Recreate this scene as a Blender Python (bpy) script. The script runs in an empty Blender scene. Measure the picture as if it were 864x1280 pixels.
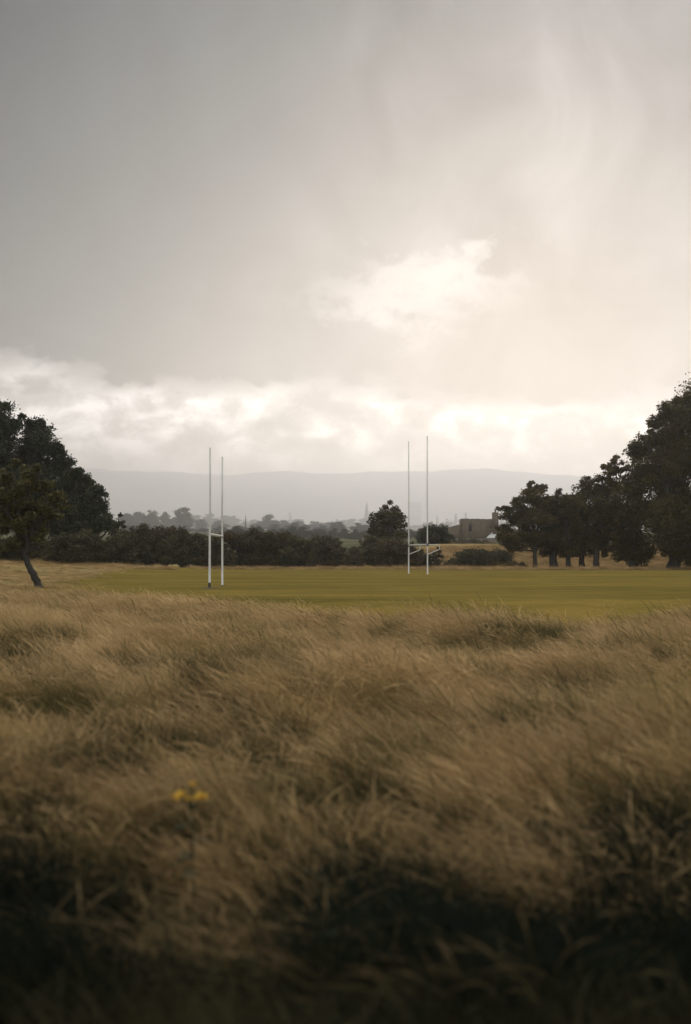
import bpy, math, random
import numpy as np
from mathutils import Vector

SC = bpy.context.scene
COL = SC.collection
rng = np.random.default_rng(11)
random.seed(4)
PI = math.pi

# ------------------------------------------------------------------ camera model
F = 1900.0                    # focal length in pixels of the 864 x 1280 photograph
CAM_H = 1.45
PITCH = math.atan(58.0 / F)

def at(px, py, D):
    """world point seen at photo pixel (px,py), D metres in front of the camera"""
    r, u = (px - 432.0) / F, (640.0 - py) / F
    cy = math.cos(PITCH) - u * math.sin(PITCH)
    cz = math.sin(PITCH) + u * math.cos(PITCH)
    k = D / cy
    return np.array([r * k, D, CAM_H + cz * k])

def sstep(a, b, x):
    t = np.clip((np.asarray(x, float) - a) / (b - a), 0, 1)
    return t * t * (3 - 2 * t)

def terrain(x, y):
    x = np.asarray(x, float); y = np.asarray(y, float)
    z = 0.0 * x
    # gentle humps of the rough meadow
    m = 1 - sstep(30, 60, y)
    z = z + m * 0.10 * (np.sin(x * 0.9 + 0.5 * y) + np.sin(y * 0.8 - x * 0.35 + 1.3) + 0.7 * np.sin(1.7 * x - 0.4 * y + 2))
    # left far corner of the field climbs a little
    z = z + 0.85 * sstep(90, 180, y) * sstep(-14, -38, x)
    # straw bank behind the pitch on the right
    bank = 3.8 * sstep(204, 246, y) * sstep(5, 15, x)
    # country beyond climbs slowly
    far = 0.0205 * np.clip(y - 260, 0, None)
    far = np.where(far > 110, 110 + 0.004 * (far - 110) / 0.0205, far)
    z = z + np.maximum(bank, far)
    return z

# ------------------------------------------------------------------ object helpers
def tag(o, label=None, cat=None, group=None, kind=None):
    if label: o['label'] = label
    if cat: o['category'] = cat
    if group: o['group'] = group
    if kind: o['kind'] = kind
    return o

def empty(name, loc, label=None, cat=None, group=None):
    o = bpy.data.objects.new(name, None)
    o.empty_display_size = 0.3
    COL.objects.link(o)
    o.location = tuple(float(v) for v in loc)
    return tag(o, label, cat, group)

def mesh_np(name, V, Fq, mat, parent=None, tint=None, smooth=False, link=True):
    """V (n,3), Fq (m,k) constant-size faces"""
    V = np.ascontiguousarray(V, dtype=np.float32)
    Fq = np.ascontiguousarray(Fq, dtype=np.int32)
    me = bpy.data.meshes.new(name)
    n, (m, k) = len(V), Fq.shape
    me.vertices.add(n); me.vertices.foreach_set('co', V.ravel())
    me.loops.add(m * k); me.loops.foreach_set('vertex_index', Fq.ravel())
    me.polygons.add(m)
    me.polygons.foreach_set('loop_start', np.arange(0, m * k, k, dtype=np.int32))
    if smooth: me.polygons.foreach_set('use_smooth', np.ones(m, dtype=bool))
    me.update(calc_edges=True)
    if tint is not None:
        a = me.attributes.new('tint', 'FLOAT', 'POINT')
        a.data.foreach_set('value', np.ascontiguousarray(tint, dtype=np.float32))
    me.materials.append(mat)
    o = bpy.data.objects.new(name, me)
    if link: COL.objects.link(o)
    if parent is not None: o.parent = parent
    return o

class MB:
    """collects quads for one mesh"""
    def __init__(s): s.V = []; s.F = []; s.n = 0
    def add(s, V, Fq):
        V = np.asarray(V, float); s.V.append(V); s.F.append(np.asarray(Fq, int) + s.n); s.n += len(V)
    def tube(s, pts, rad, seg=10, cap=True):
        pts = np.asarray(pts, float); rad = np.broadcast_to(np.asarray(rad, float), (len(pts),))
        d = np.gradient(pts, axis=0); d /= np.linalg.norm(d, axis=1)[:, None] + 1e-9
        ref = np.array([0, 1.0, 0.0]) if abs(d[0][1]) < 0.9 else np.array([1.0, 0, 0])
        rings = []
        for p, t, r in zip(pts, d, rad):
            a = np.cross(ref, t); a /= np.linalg.norm(a) + 1e-9
            b = np.cross(t, a)
            th = np.arange(seg) * 2 * PI / seg
            rings.append(p + r * (np.cos(th)[:, None] * a + np.sin(th)[:, None] * b))
        V = np.concatenate(rings)
        Fq = []
        for i in range(len(pts) - 1):
            for j in range(seg):
                k = (j + 1) % seg
                Fq.append((i * seg + j, i * seg + k, (i + 1) * seg + k, (i + 1) * seg + j))
        if cap:
            for base in (0, (len(pts) - 1) * seg):
                c = len(V); V = np.vstack([V, V[base:base + seg].mean(0)])
                for j in range(0, seg, 2):
                    Fq.append((base + j, base + (j + 1) % seg, base + (j + 2) % seg, c))
        s.add(V, Fq)
    def box(s, lo, hi, jit=0.0):
        x0, y0, z0 = lo; x1, y1, z1 = hi
        V = np.array([(x0, y0, z0), (x1, y0, z0), (x1, y1, z0), (x0, y1, z0), (x0, y0, z1), (x1, y0, z1), (x1, y1, z1), (x0, y1, z1)], float)
        s.add(V, [(0, 3, 2, 1), (4, 5, 6, 7), (0, 1, 5, 4), (1, 2, 6, 5), (2, 3, 7, 6), (3, 0, 4, 7)])
    def build(s, name, mat, parent=None, smooth=False):
        return mesh_np(name, np.concatenate(s.V), np.concatenate(s.F), mat, parent, smooth=smooth)

# ------------------------------------------------------------------ materials
def new_mat(name):
    m = bpy.data.materials.new(name); m.use_nodes = True
    nt = m.node_tree; nt.nodes.clear()
    out = nt.nodes.new('ShaderNodeOutputMaterial')
    return m, nt, out

def N(nt, t, **kw):
    n = nt.nodes.new(t)
    for k, v in kw.items(): setattr(n, k, v)
    return n

def ramp(nt, fac, stops):
    r = N(nt, 'ShaderNodeValToRGB'); e = r.color_ramp.elements
    while len(e) < len(stops): e.new(0.5)
    for el, (p, c) in zip(e, stops):
        el.position = p; el.color = (*c, 1)
    nt.links.new(fac, r.inputs['Fac']); return r.outputs['Color']

def noise(nt, scale, detail=4, rough=0.55, vec=None, dist=0.0):
    n = N(nt, 'ShaderNodeTexNoise'); n.inputs['Scale'].default_value = scale
    n.inputs['Detail'].default_value = detail; n.inputs['Roughness'].default_value = rough
    n.inputs['Distortion'].default_value = dist
    if vec is not None: nt.links.new(vec, n.inputs['Vector'])
    return n.outputs['Fac']

def mixc(nt, fac, a, b, blend='MIX'):
    m = N(nt, 'ShaderNodeMix', data_type='RGBA', blend_type=blend)
    for sock, v in ((m.inputs[0], fac), (m.inputs[6], a), (m.inputs[7], b)):
        if isinstance(v, (int, float)): sock.default_value = v
        elif isinstance(v, tuple): sock.default_value = (*v, 1)
        else: nt.links.new(v, sock)
    return m.outputs[2]

def math_(nt, op, a, b=None, c=None, clamp=False):
    m = N(nt, 'ShaderNodeMath', operation=op, use_clamp=clamp)
    for i, v in enumerate((a, b, c)):
        if v is None: continue
        if isinstance(v, (int, float)): m.inputs[i].default_value = v
        else: nt.links.new(v, m.inputs[i])
    return m.outputs[0]

def pos(nt): return N(nt, 'ShaderNodeNewGeometry').outputs['Position']

def foliage_mat(name, dark, mid, light, scale=0.35, transl=0.35, seed=0.0):
    """leaves: each leaf's own tint plus broad clumps of different leaf colour"""
    m, nt, out = new_mat(name)
    at_ = N(nt, 'ShaderNodeAttribute', attribute_name='tint').outputs['Fac']
    nz = noise(nt, scale, 3, 0.6, pos(nt))
    f = math_(nt, 'ADD', math_(nt, 'MULTIPLY', at_, 0.6), math_(nt, 'MULTIPLY_ADD', nz, 1.4, -0.5), clamp=True)
    c = ramp(nt, f, [(0.0, dark), (0.5, mid), (1.0, light)])
    d = N(nt, 'ShaderNodeBsdfPrincipled'); nt.links.new(c, d.inputs['Base Color'])
    d.inputs['Roughness'].default_value = 0.65; d.inputs['Specular IOR Level'].default_value = 0.25
    t = N(nt, 'ShaderNodeBsdfTranslucent'); nt.links.new(c, t.inputs['Color'])
    mx = N(nt, 'ShaderNodeMixShader'); mx.inputs[0].default_value = transl
    nt.links.new(d.outputs[0], mx.inputs[1]); nt.links.new(t.outputs[0], mx.inputs[2])
    nt.links.new(mx.outputs[0], out.inputs['Surface'])
    return m

def solid_mat(name, a, b, scale=3.0, rough=0.7, bump=0.0, bscale=30.0, stretch=None):
    m, nt, out = new_mat(name)
    tc = N(nt, 'ShaderNodeTexCoord').outputs['Object']
    v = tc
    if stretch:
        mp = N(nt, 'ShaderNodeMapping'); mp.inputs['Scale'].default_value = stretch
        nt.links.new(tc, mp.inputs['Vector']); v = mp.outputs[0]
    c = ramp(nt, noise(nt, scale, 5, 0.6, v), [(0.3, a), (0.7, b)])
    d = N(nt, 'ShaderNodeBsdfPrincipled'); nt.links.new(c, d.inputs['Base Color'])
    d.inputs['Roughness'].default_value = rough
    d.inputs['Specular IOR Level'].default_value = 0.3
    if bump:
        bn = N(nt, 'ShaderNodeBump'); bn.inputs['Strength'].default_value = bump; bn.inputs['Distance'].default_value = 0.03
        nt.links.new(noise(nt, bscale, 4, 0.6, v), bn.inputs['Height']); nt.links.new(bn.outputs[0], d.inputs['Normal'])
    nt.links.new(d.outputs[0], out.inputs['Surface'])
    return m

def grass_mat(name, base, mid, tip, alt, transl=0.3):
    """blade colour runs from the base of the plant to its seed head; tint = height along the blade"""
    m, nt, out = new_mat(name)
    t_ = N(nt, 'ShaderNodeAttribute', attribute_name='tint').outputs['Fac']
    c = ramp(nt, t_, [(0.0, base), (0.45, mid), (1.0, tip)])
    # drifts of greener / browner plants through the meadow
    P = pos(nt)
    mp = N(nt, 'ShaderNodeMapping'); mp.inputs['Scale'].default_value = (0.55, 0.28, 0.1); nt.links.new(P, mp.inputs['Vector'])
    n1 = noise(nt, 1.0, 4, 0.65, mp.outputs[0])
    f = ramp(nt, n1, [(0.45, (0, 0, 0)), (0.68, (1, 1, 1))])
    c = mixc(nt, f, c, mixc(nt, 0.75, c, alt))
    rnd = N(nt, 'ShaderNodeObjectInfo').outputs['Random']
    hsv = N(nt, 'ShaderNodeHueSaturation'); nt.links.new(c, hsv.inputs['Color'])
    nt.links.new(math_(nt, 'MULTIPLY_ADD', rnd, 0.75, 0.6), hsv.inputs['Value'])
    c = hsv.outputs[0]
    d = N(nt, 'ShaderNodeBsdfDiffuse'); nt.links.new(c, d.inputs['Color'])
    tr = N(nt, 'ShaderNodeBsdfTranslucent'); nt.links.new(c, tr.inputs['Color'])
    mx = N(nt, 'ShaderNodeMixShader'); mx.inputs[0].default_value = transl
    nt.links.new(d.outputs[0], mx.inputs[1]); nt.links.new(tr.outputs[0], mx.inputs[2])
    nt.links.new(mx.outputs[0], out.inputs['Surface'])
    return m

M = {}
M['leaf_dark'] = foliage_mat('leaf_dark', (.011, .017, .008), (.024, .032, .013), (.048, .050, .018), 0.3, 0.2)
M['leaf_autumn'] = foliage_mat('leaf_autumn', (.030, .029, .010), (.072, .058, .018), (.14, .096, .029), 0.25, 0.45)
M['leaf_olive'] = foliage_mat('leaf_olive', (.035, .036, .014), (.075, .068, .024), (.125, .10, .036), 0.8, 0.3)
M['leaf_hedge'] = foliage_mat('leaf_hedge', (.024, .027, .013), (.052, .051, .022), (.115, .088, .034), 0.22, 0.3)
M['leaf_russet'] = foliage_mat('leaf_russet', (.026, .024, .011), (.062, .048, .020), (.13, .082, .032), 0.22, 0.3)
M['leaf_scrub'] = foliage_mat('leaf_scrub', (.035, .034, .018), (.075, .062, .030), (.13, .10, .045), 0.35, 0.3)
M['leaf_far'] = foliage_mat('leaf_far', (.020, .024, .014), (.040, .042, .022), (.070, .062, .030), 0.02, 0.3)
M['bark'] = solid_mat('bark', (.018, .017, .015), (.050, .044, .036), 1.5, 0.9, 0.6, 6.0, (3, 3, .6))
M['paint'] = solid_mat('white_paint', (.42, .41, .385), (.60, .59, .555), 2.0, 0.45, 0, 30, (4, 4, .7))
M['rusty'] = solid_mat('dark_metal', (.03, .028, .025), (.06, .05, .04), 6.0, 0.6)
M['soil'] = solid_mat('soil', (.030, .022, .014), (.06, .045, .028), 4.0, 0.95, 0.5, 12)
M['stone'] = solid_mat('stone_wall', (.056, .043, .029), (.10, .078, .053), 0.7, 0.9, 0.5, 5.0)
M['render'] = solid_mat('rendered_wall', (.060, .052, .042), (.10, .086, .068), 0.5, 0.9, 0.3, 4.0)
M['tinroof'] = solid_mat('pale_roof', (.42, .43, .42), (.55, .55, .53), 0.6, 0.5)
M['opening'] = solid_mat('dark_opening', (.015, .014, .013), (.03, .028, .026), 1.0, 0.5)
M['stem_green'] = solid_mat('stem_green', (.03, .04, .018), (.06, .065, .03), 20, 0.95)
M['concrete'] = solid_mat('concrete', (.22, .21, .19), (.30, .28, .26), 0.05, 0.8)

# ------------------------------------------------------------------ ground, field, hills
def ground_material():
    m, nt, out = new_mat('ground_grass')
    P = pos(nt)
    n1 = noise(nt, 0.9, 5, 0.6, P); n2 = noise(nt, 0.035, 4, 0.6, P); n3 = noise(nt, 0.006, 3, 0.5, P)
    a = ramp(nt, n1, [(0.3, (.045, .038, .018)), (0.7, (.10, .080, .042))])           # thatch under the grass
    b = ramp(nt, n2, [(0.35, (.16, .13, .050)), (0.65, (.30, .22, .10))])          # straw bank
    c = ramp(nt, n3, [(0.40, (.050, .055, .024)), (0.55, (.075, .072, .034)), (0.66, (.20, .15, .07))])  # far fields
    sp = N(nt, 'ShaderNodeSeparateXYZ'); nt.links.new(P, sp.inputs[0])
    f1 = math_(nt, 'DIVIDE', math_(nt, 'SUBTRACT', sp.outputs[1], 60), 30, clamp=True)
    f2 = math_(nt, 'DIVIDE', math_(nt, 'SUBTRACT', sp.outputs[1], 300), 120, clamp=True)
    col = mixc(nt, f2, mixc(nt, f1, a, b), c)
    d = N(nt, 'ShaderNodeBsdfDiffuse'); nt.links.new(col, d.inputs['Color'])
    bn = N(nt, 'ShaderNodeBump'); bn.inputs['Strength'].default_value = 0.7; bn.inputs['Distance'].default_value = 0.12
    nt.links.new(noise(nt, 5.0, 5, 0.7, P), bn.inputs['Height']); nt.links.new(bn.outputs[0], d.inputs['Normal'])
    nt.links.new(d.outputs[0], out.inputs['Surface']); return m

def field_material():
    m, nt, out = new_mat('mown_grass')
    P = pos(nt)
    sp = N(nt, 'ShaderNodeSeparateXYZ'); nt.links.new(P, sp.inputs[0])
    mp = N(nt, 'ShaderNodeMapping'); mp.inputs['Scale'].default_value = (0.035, 0.16, 1); nt.links.new(P, mp.inputs['Vector'])
    band = noise(nt, 1.0, 5, 0.65, mp.outputs[0])                                       # mowing bands across the pitch
    mpf = N(nt, 'ShaderNodeMapping'); mpf.inputs['Scale'].default_value = (0.55, 0.9, 1); nt.links.new(P, mpf.inputs['Vector'])
    fine = noise(nt, 1.0, 8, 0.8, mpf.outputs[0])
    blot = noise(nt, 0.11, 3, 0.5, P)
    f = math_(nt, 'ADD', math_(nt, 'MULTIPLY', band, 0.75), math_(nt, 'MULTIPLY_ADD', fine, 0.8, math_(nt, 'MULTIPLY_ADD', blot, 0.45, -0.50)))
    col = ramp(nt, f, [(0.22, (.085, .071, .019)), (0.5, (.148, .112, .029)), (0.78, (.25, .172, .045))])
    wob = math_(nt, 'MULTIPLY_ADD', blot, 26, sp.outputs[1])            # drier, yellower strip along the rough
    gold = math_(nt, 'DIVIDE', math_(nt, 'SUBTRACT', 62, wob), 16, clamp=True)
    col = mixc(nt, math_(nt, 'MULTIPLY', gold, .7), col, mixc(nt, band, (.15, .108, .028), (.27, .185, .048)))
    d = N(nt, 'ShaderNodeBsdfDiffuse'); nt.links.new(col, d.inputs['Color'])
    bn = N(nt, 'ShaderNodeBump'); bn.inputs['Strength'].default_value = 0.5; bn.inputs['Distance'].default_value = 0.06
    nt.links.new(noise(nt, 9.0, 4, 0.7, P), bn.inputs['Height']); nt.links.new(bn.outputs[0], d.inputs['Normal'])
    nt.links.new(d.outputs[0], out.inputs['Surface']); return m

def grid(name, xs_of_row, ys, mat, dz=0.0):
    nx = len(xs_of_row(ys[0])); V = []
    for y in ys:
        xs = xs_of_row(y)
        V.append(np.stack([xs, np.full(nx, y), terrain(xs, np.full(nx, y)) + dz], 1))
    V = np.concatenate(V)
    i, j = np.meshgrid(np.arange(len(ys) - 1), np.arange(nx - 1), indexing='ij')
    a = (i * nx + j).ravel()
    return mesh_np(name, V, np.stack([a, a + 1, a + 1 + nx, a + nx], 1), mat, smooth=True)

u = np.linspace(-1, 1, 181); u = 0.35 * u + 0.65 * u ** 3
rows = np.concatenate([np.linspace(-45, 0, 12)[:-1], np.linspace(0, 70, 141)[:-1], np.linspace(70, 320, 126)[:-1], np.geomspace(320, 17500, 70)])
tag(grid('ground', lambda y: u * (60 + 0.62 * max(y, 0)), rows, ground_material()), kind='structure')

EX = np.array([-60, -11.4, -5.7, -3.9, -2.5, -1.3, 0, 6.4, 60.0])
EY = np.array([52, 50, 47, 41, 36, 31.0, 29, 28, 28.0])
def edge(x): return np.interp(x, EX, EY) + 0.8 * np.sin(np.asarray(x) * 1.3) + 0.5 * np.sin(np.asarray(x) * 3.1 + 1)

fy = np.concatenate([np.linspace(26, 70, 45)[:-1], np.linspace(70, 203, 68)])
tag(grid('playing_field', lambda y: np.linspace(-14 - 0.10 * max(0, y - 60), 62, 90), fy, field_material(), 0.03), kind='structure')

def hills():
    m = solid_mat('hill_heath', (.16, .15, .12), (.28, .25, .20), 0.0012, 0.95)
    prof = np.array([(-900, 610), (-300, 592), (60, 582), (150, 588), (190, 590), (290, 594), (350, 590), (420, 592), (500, 590), (560, 588), (600, 587), (650, 590), (720, 597), (900, 606), (1300, 600), (1800, 620)], float)
    D0 = 14000.0
    px = np.linspace(-900, 1800, 260)
    top = np.interp(px, prof[:, 0], prof[:, 1])
    top = top + 0.8 * np.sin(px * 0.05) + 0.5 * np.sin(px * 0.13 + 1)
    V = []; depths = np.linspace(-4000, 3000, 24)
    for d in depths:
        D = D0 + d
        k = math.exp(-(d / 2300.0) ** 2) if d < 0 else math.exp(-(d / 2000.0) ** 2)
        ztop = CAM_H + (698 - top) / F * D0
        z = 100 + (ztop - 100) * k * (1 - 0.06 * np.sin(px * 0.021 + d * 0.0026) * (1 - k))
        x = (px - 432) / F * D0
        V.append(np.stack([x, np.full_like(x, D), z], 1))
    nx = len(px); V = np.concatenate(V)
    i, j = np.meshgrid(np.arange(len(depths) - 1), np.arange(nx - 1), indexing='ij'); a = (i * nx + j).ravel()
    return mesh_np('hills', V, np.stack([a, a + 1, a + 1 + nx, a + nx], 1), m, smooth=True)
tag(hills(), kind='structure')

# ------------------------------------------------------------------ foliage builders
def rdir(n):
    v = rng.normal(size=(n, 3)); return v / np.linalg.norm(v, axis=1)[:, None]

def leaves(P, size, up=0.35):
    """diamond leaf faces at points P"""
    n = len(P)
    nrm = rdir(n); nrm[:, 2] = np.abs(nrm[:, 2]) + up; nrm /= np.linalg.norm(nrm, axis=1)[:, None]
    a = np.cross(nrm, rdir(n)); a /= np.linalg.norm(a, axis=1)[:, None] + 1e-9
    b = np.cross(nrm, a)
    s = (size * rng.uniform(0.6, 1.3, n))[:, None]
    V = np.stack([P - a * s * .5, P + b * s * .3, P + a * s * .55, P - b * s * .27], 1).reshape(-1, 3)
    Fq = np.arange(4 * n).reshape(n, 4)
    return V, Fq

def crown_points(lobes, leaf, cover=3.6, clump=0.30, hollow=0.55):
    """lobes: (centre xyz, radius). Every lobe is a cluster of leafy clumps; gaps stay between clumps"""
    Ps, Ts = [], []
    for c, r in lobes:
        nc = int(np.clip(30 * (r / 3.0) ** 0.6, 10, 56))
        d = rdir(nc); d[:, 2] = d[:, 2] * 0.9 + 0.08
        cc = c + d * r * (rng.uniform(0.25, 1.0, nc)[:, None]) * np.array([1, 1, 0.85])
        rc = r * clump * rng.uniform(0.6, 1.35, nc) * 1.25
        tot = 1.7 * cover * PI * r * r / (0.28 * leaf * leaf)
        w = rc ** 2; w /= w.sum()
        for p, q, k in zip(cc, rc, (tot * w).astype(int)):
            k = max(k, 6)
            dd = rdir(k) * (q * rng.uniform(0.12, 1, k) ** 0.5 * np.where(rng.uniform(0, 1, k) < .14, 1.45, 1))[:, None]
            dd[:, 2] *= 0.75
            Ps.append(p + dd); Ts.append(np.clip(rng.uniform(0, 1) * 0.5 + rng.uniform(0, 0.6, k), 0, 1))
    return np.concatenate(Ps), np.concatenate(Ts)

def bend(p0, p1, n=5, amp=0.06):
    p0, p1 = np.asarray(p0, float), np.asarray(p1, float)
    t = np.linspace(0, 1, n)[:, None]; L = np.linalg.norm(p1 - p0)
    q = p0 + (p1 - p0) * t
    off = rng.normal(size=(n, 3)) * L * amp; off[0] = off[-1] = 0
    return q + off

def tree(name, label, cat, D, trunk, lobes, leafmat, leaf=0.42, group=None, depth=0.7, cover=3.4, clump=0.36, twigs=7):
    """trunk: list of photo (px,py,width px) from the base upwards (the first is dropped to the ground);
    lobes: photo (px,py,radius px) of the leafy masses, given real depth round the trunk"""
    k = D / F
    bx = at(trunk[0][0], trunk[0][1], D)[0]
    base = np.array([bx, D, float(terrain(bx, D))])
    root = empty(name, base, label, cat, group)
    tp = [at(px, py, D) for px, py, w in trunk]; tp[0] = base - np.array([0, 0, 0.15])
    tw = [w * k * 0.5 for _, _, w in trunk]
    mb = MB()
    # smooth polyline
    tt = np.linspace(0, len(tp) - 1, 4 * (len(tp) - 1) + 1)
    TP = np.stack([np.interp(tt, range(len(tp)), [p[i] for p in tp]) for i in range(3)], 1)
    TW = np.interp(tt, range(len(tw)), tw); TW[0] *= 1.45; TW[1] *= 1.12
    TP[1:-1] += rng.normal(size=TP[1:-1].shape) * TW[1:-1, None] * 0.18
    mb.tube(TP - base, TW, 10)
    L3 = []
    for px, py, r in lobes:
        if leafmat == 'leaf_autumn': r = r * 1.14
        c = at(px, py, D + rng.uniform(-1, 1) * depth * r * k)
        L3.append((c, r * k))
    top = TP[-1]
    for c, r in L3:
        s = TP[rng.integers(len(TP) // 2, len(TP))]
        mb.tube(bend(s - base, c - base, 6, 0.05), np.linspace(max(TW[-1] * 0.75, 0.05), 0.03, 6), 6)
        for _ in range(twigs):
            e = c + rdir(1)[0] * r * rng.uniform(0.8, 1.12)
            mb.tube(bend(c - base, e - base, 4, 0.08), np.linspace(0.035, 0.010, 4), 4)
    mb.build('trunk', M['bark'], root, smooth=True)
    P, T = crown_points(L3, leaf, cover, clump)
    g = terrain(P[:, 0], P[:, 1]); P[:, 2] = np.maximum(P[:, 2], g + 0.05)
    V, Fq = leaves(P - base, leaf)
    mesh_np('crown', V, Fq, M[leafmat], root, tint=np.repeat(T, 4))
    return root

def bush(name, label, cat, D, px, top, w, base=None, leafmat='leaf_hedge', leaf=0.27, group=None, cover=3.4, lob=6):
    """a rounded shrub: px centre, photo row of its top, width in px"""
    k = D / F
    bx = at(px, 700, D)[0]; g = float(terrain(bx, D))
    root = empty(name, (bx, D, g), label, cat, group)
    b0 = np.array([bx, D, g])
    ztop = at(px, top, D)[2]; h = max(ztop - g, 0.5); R = w * k * 0.5
    lobes = []
    for i in range(lob):
        a = 2 * PI * (i + rng.uniform(0, .6)) / lob
        rr = min(R * 0.55, h * 0.48) * rng.uniform(0.8, 1.15)
        zz = g + rr * 0.6 + (h - 1.5 * rr) * rng.uniform(0.35, 1.0)
        lobes.append((np.array([bx + math.cos(a) * R * 0.62, D + math.sin(a) * R * 0.6, zz]), rr))
    rr = min(R * 0.6, h * 0.45)
    lobes.append((np.array([bx + rng.uniform(-.2, .2) * R, D, g + h - rr * 0.9]), rr))
    for s in (-.8, -.4, 0, .4, .8):
        lobes.append((np.array([bx + s * R, D - 0.25 * R, g + h * 0.24]), min(h * 0.34, R * 0.6)))
    mb = MB()
    for c, r in lobes:
        s = b0 + np.array([rng.uniform(-.25, .25), rng.uniform(-.25, .25), -0.05])
        mb.tube(bend(s - b0, c - b0, 5, 0.07), np.linspace(0.07, 0.02, 5), 5)
        for _ in range(5):
            e = c + rdir(1)[0] * r * rng.uniform(0.85, 1.2); e[2] = max(e[2], g)
            mb.tube(bend(c - b0, e - b0, 4, 0.08), np.linspace(0.028, 0.008, 4), 4)
    mb.build('stem', M['bark'], root, smooth=True)
    P, T = crown_points(lobes, leaf, cover, 0.34)
    gg = terrain(P[:, 0], P[:, 1]); P = P[P[:, 2] > gg - 0.1]; T = T[:len(P)]
    V, Fq = leaves(P - b0, leaf)
    mesh_np('foliage', V, Fq, M[leafmat], root, tint=np.repeat(T, 4))
    return root

# ------------------------------------------------------------------ left wood
LG = 'dark trees at the left edge'
tree('broadleaf_tree', 'tallest dark tree of the left wood, cut by the left edge of the photo', 'tree', 186, [(-34, 704, 14), (-32, 650, 11), (-30, 590, 8)],
     [(-30, 545, 48), (-60, 590, 50), (-8, 560, 30), (5, 600, 32), (-20, 620, 45), (-55, 530, 34), (0, 530, 19), (-12, 512, 22), (6, 509, 8), (4, 640, 30), (-30, 665, 30), (15, 535, 12), (21, 528, 8)], 'leaf_dark', 0.34, LG, cover=4.2)
tree('broadleaf_tree', 'dark round-shouldered tree rising directly behind the leaning hawthorn', 'tree', 190, [(44, 705, 11), (46, 655, 9), (46, 600, 6)],
     [(46, 560, 24), (46, 540, 18), (28, 575, 26), (66, 585, 24), (50, 610, 34), (25, 620, 28), (75, 612, 20), (45, 650, 30), (62, 560, 14), (72, 562, 11), (80, 578, 13), (40, 533, 11), (52, 529, 7), (75, 572, 9), (29, 521, 5)], 'leaf_dark', 0.34, LG, cover=4.2)
tree('broadleaf_tree', 'dark tree on the right slope of the left wood, between two taller and lower crowns', 'tree', 188, [(90, 706, 9), (91, 665, 7), (90, 625, 5)],
     [(88, 610, 20), (93, 598, 14), (80, 635, 26), (104, 618, 16), (100, 645, 26), (85, 660, 24), (97, 588, 8), (105, 600, 10), (101, 586, 3), (110, 630, 18), (112, 604, 9), (90, 590, 9)], 'leaf_dark', 0.32, LG, cover=4.0)
tree('broadleaf_tree', 'lowest dark tree ending the left wood, its knobbly crown against the hills', 'tree', 186, [(122, 707, 8), (121, 675, 6), (121, 640, 4)],
     [(119, 616, 11), (122, 610, 6), (112, 635, 17), (126, 635, 12), (121, 655, 19), (108, 660, 18), (133, 654, 10), (128, 618, 6), (133, 645, 7), (127, 612, 5), (140, 658, 9)], 'leaf_dark', 0.32, LG, cover=4.0)
tree('small_tree', 'small dark sapling at the wood\'s right foot, thin top showing sky', 'tree', 184, [(148, 707, 4), (148, 685, 3), (147, 665, 2)],
     [(147, 668, 10), (150, 655, 6), (143, 662, 6), (153, 666, 5), (146, 680, 12), (150, 644, 4), (155, 658, 3)], 'leaf_dark', 0.34, None, cover=2.8)
SG = 'low shrubs under the left wood'
bush('shrub', 'shrub half hidden behind the leaning trunk at far left', 'shrub', 178, 12, 668, 60, leafmat='leaf_hedge', group=SG)
bush('shrub', 'dark shrub filling the gap below the wood just right of the leaning trunk', 'shrub', 180, 52, 672, 40, leafmat='leaf_hedge', group=SG)
bush('shrub', 'olive shrub low in front of the wood, right of the leaning hawthorn trunk', 'shrub', 176, 84, 664, 46, leafmat='leaf_hedge', group=SG)
bush('shrub', 'wide olive-topped shrub below the lowest dark tree of the left wood', 'shrub', 178, 112, 660, 46, leafmat='leaf_hedge', group=SG)
bush('shrub', 'dull green shrub joining the left wood to the hedge', 'shrub', 180, 146, 667, 40, leafmat='leaf_hedge', group=SG)

# leaning hawthorn out on the rough grass
tree('hawthorn_tree', 'leaning hawthorn with bent bare trunk and olive crown on the left grass', 'tree', 73, [(51, 736, 9), (43, 722, 9.5), (35, 705, 7.5), (31, 694, 7.5), (36, 683, 5.5), (40, 668, 4.5), (41, 640, 3.5)],
     [(34, 592, 15), (22, 580, 9), (50, 607, 17), (18, 612, 20), (42, 632, 22), (68, 622, 12), (78, 633, 7), (12, 640, 20), (30, 655, 20), (60, 640, 14), (24, 672, 11), (48, 585, 6), (8, 600, 14), (3, 662, 12), (56, 660, 9), (14, 682, 11), (28, 674, 11), (47, 674, 9), (0, 625, 16), (74, 646, 8)], 'leaf_olive', 0.18, None, cover=2.8, clump=0.34, twigs=8)

# ------------------------------------------------------------------ hedge behind the pitch
HG = 'hedge bushes along the back of the pitch'
hb = [(166, 664, 34, 'hedge bush beside the left wood with sparse brown top'), (186, 656, 36, 'hedge bush with a spreading bare brown twiggy top, left of the left goal'),
      (207, 655, 34, 'tall hedge bush with russet top under the roundest hazy tree'), (228, 662, 34, 'dark low hedge bush just left of the left goal'),
      (249, 665, 30, 'hedge bush touching the left side of the nearer left-goal post'), (270, 664, 30, 'hedge bush seen between the two posts of the left goal'),
      (291, 664, 30, 'hedge bush just right of the left goal, russet tinged'), (313, 658, 32, 'hedge bush with domed crown, highest right of the left goal'),
      (333, 663, 30, 'hedge bush right of the domed one, with a pale twiggy gap above'), (352, 664, 30, 'hedge bush midway between the two goals'),
      (372, 668, 30, 'hedge bush dipping lower past the midpoint between goals'), (392, 669, 30, 'dark flat-topped hedge bush third from the hedge end'),
      (409, 668, 28, 'dark hedge bush second from the right end of the hedge'), (421, 677, 18, 'small last bush at the right end of the dark hedge')]
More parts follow.
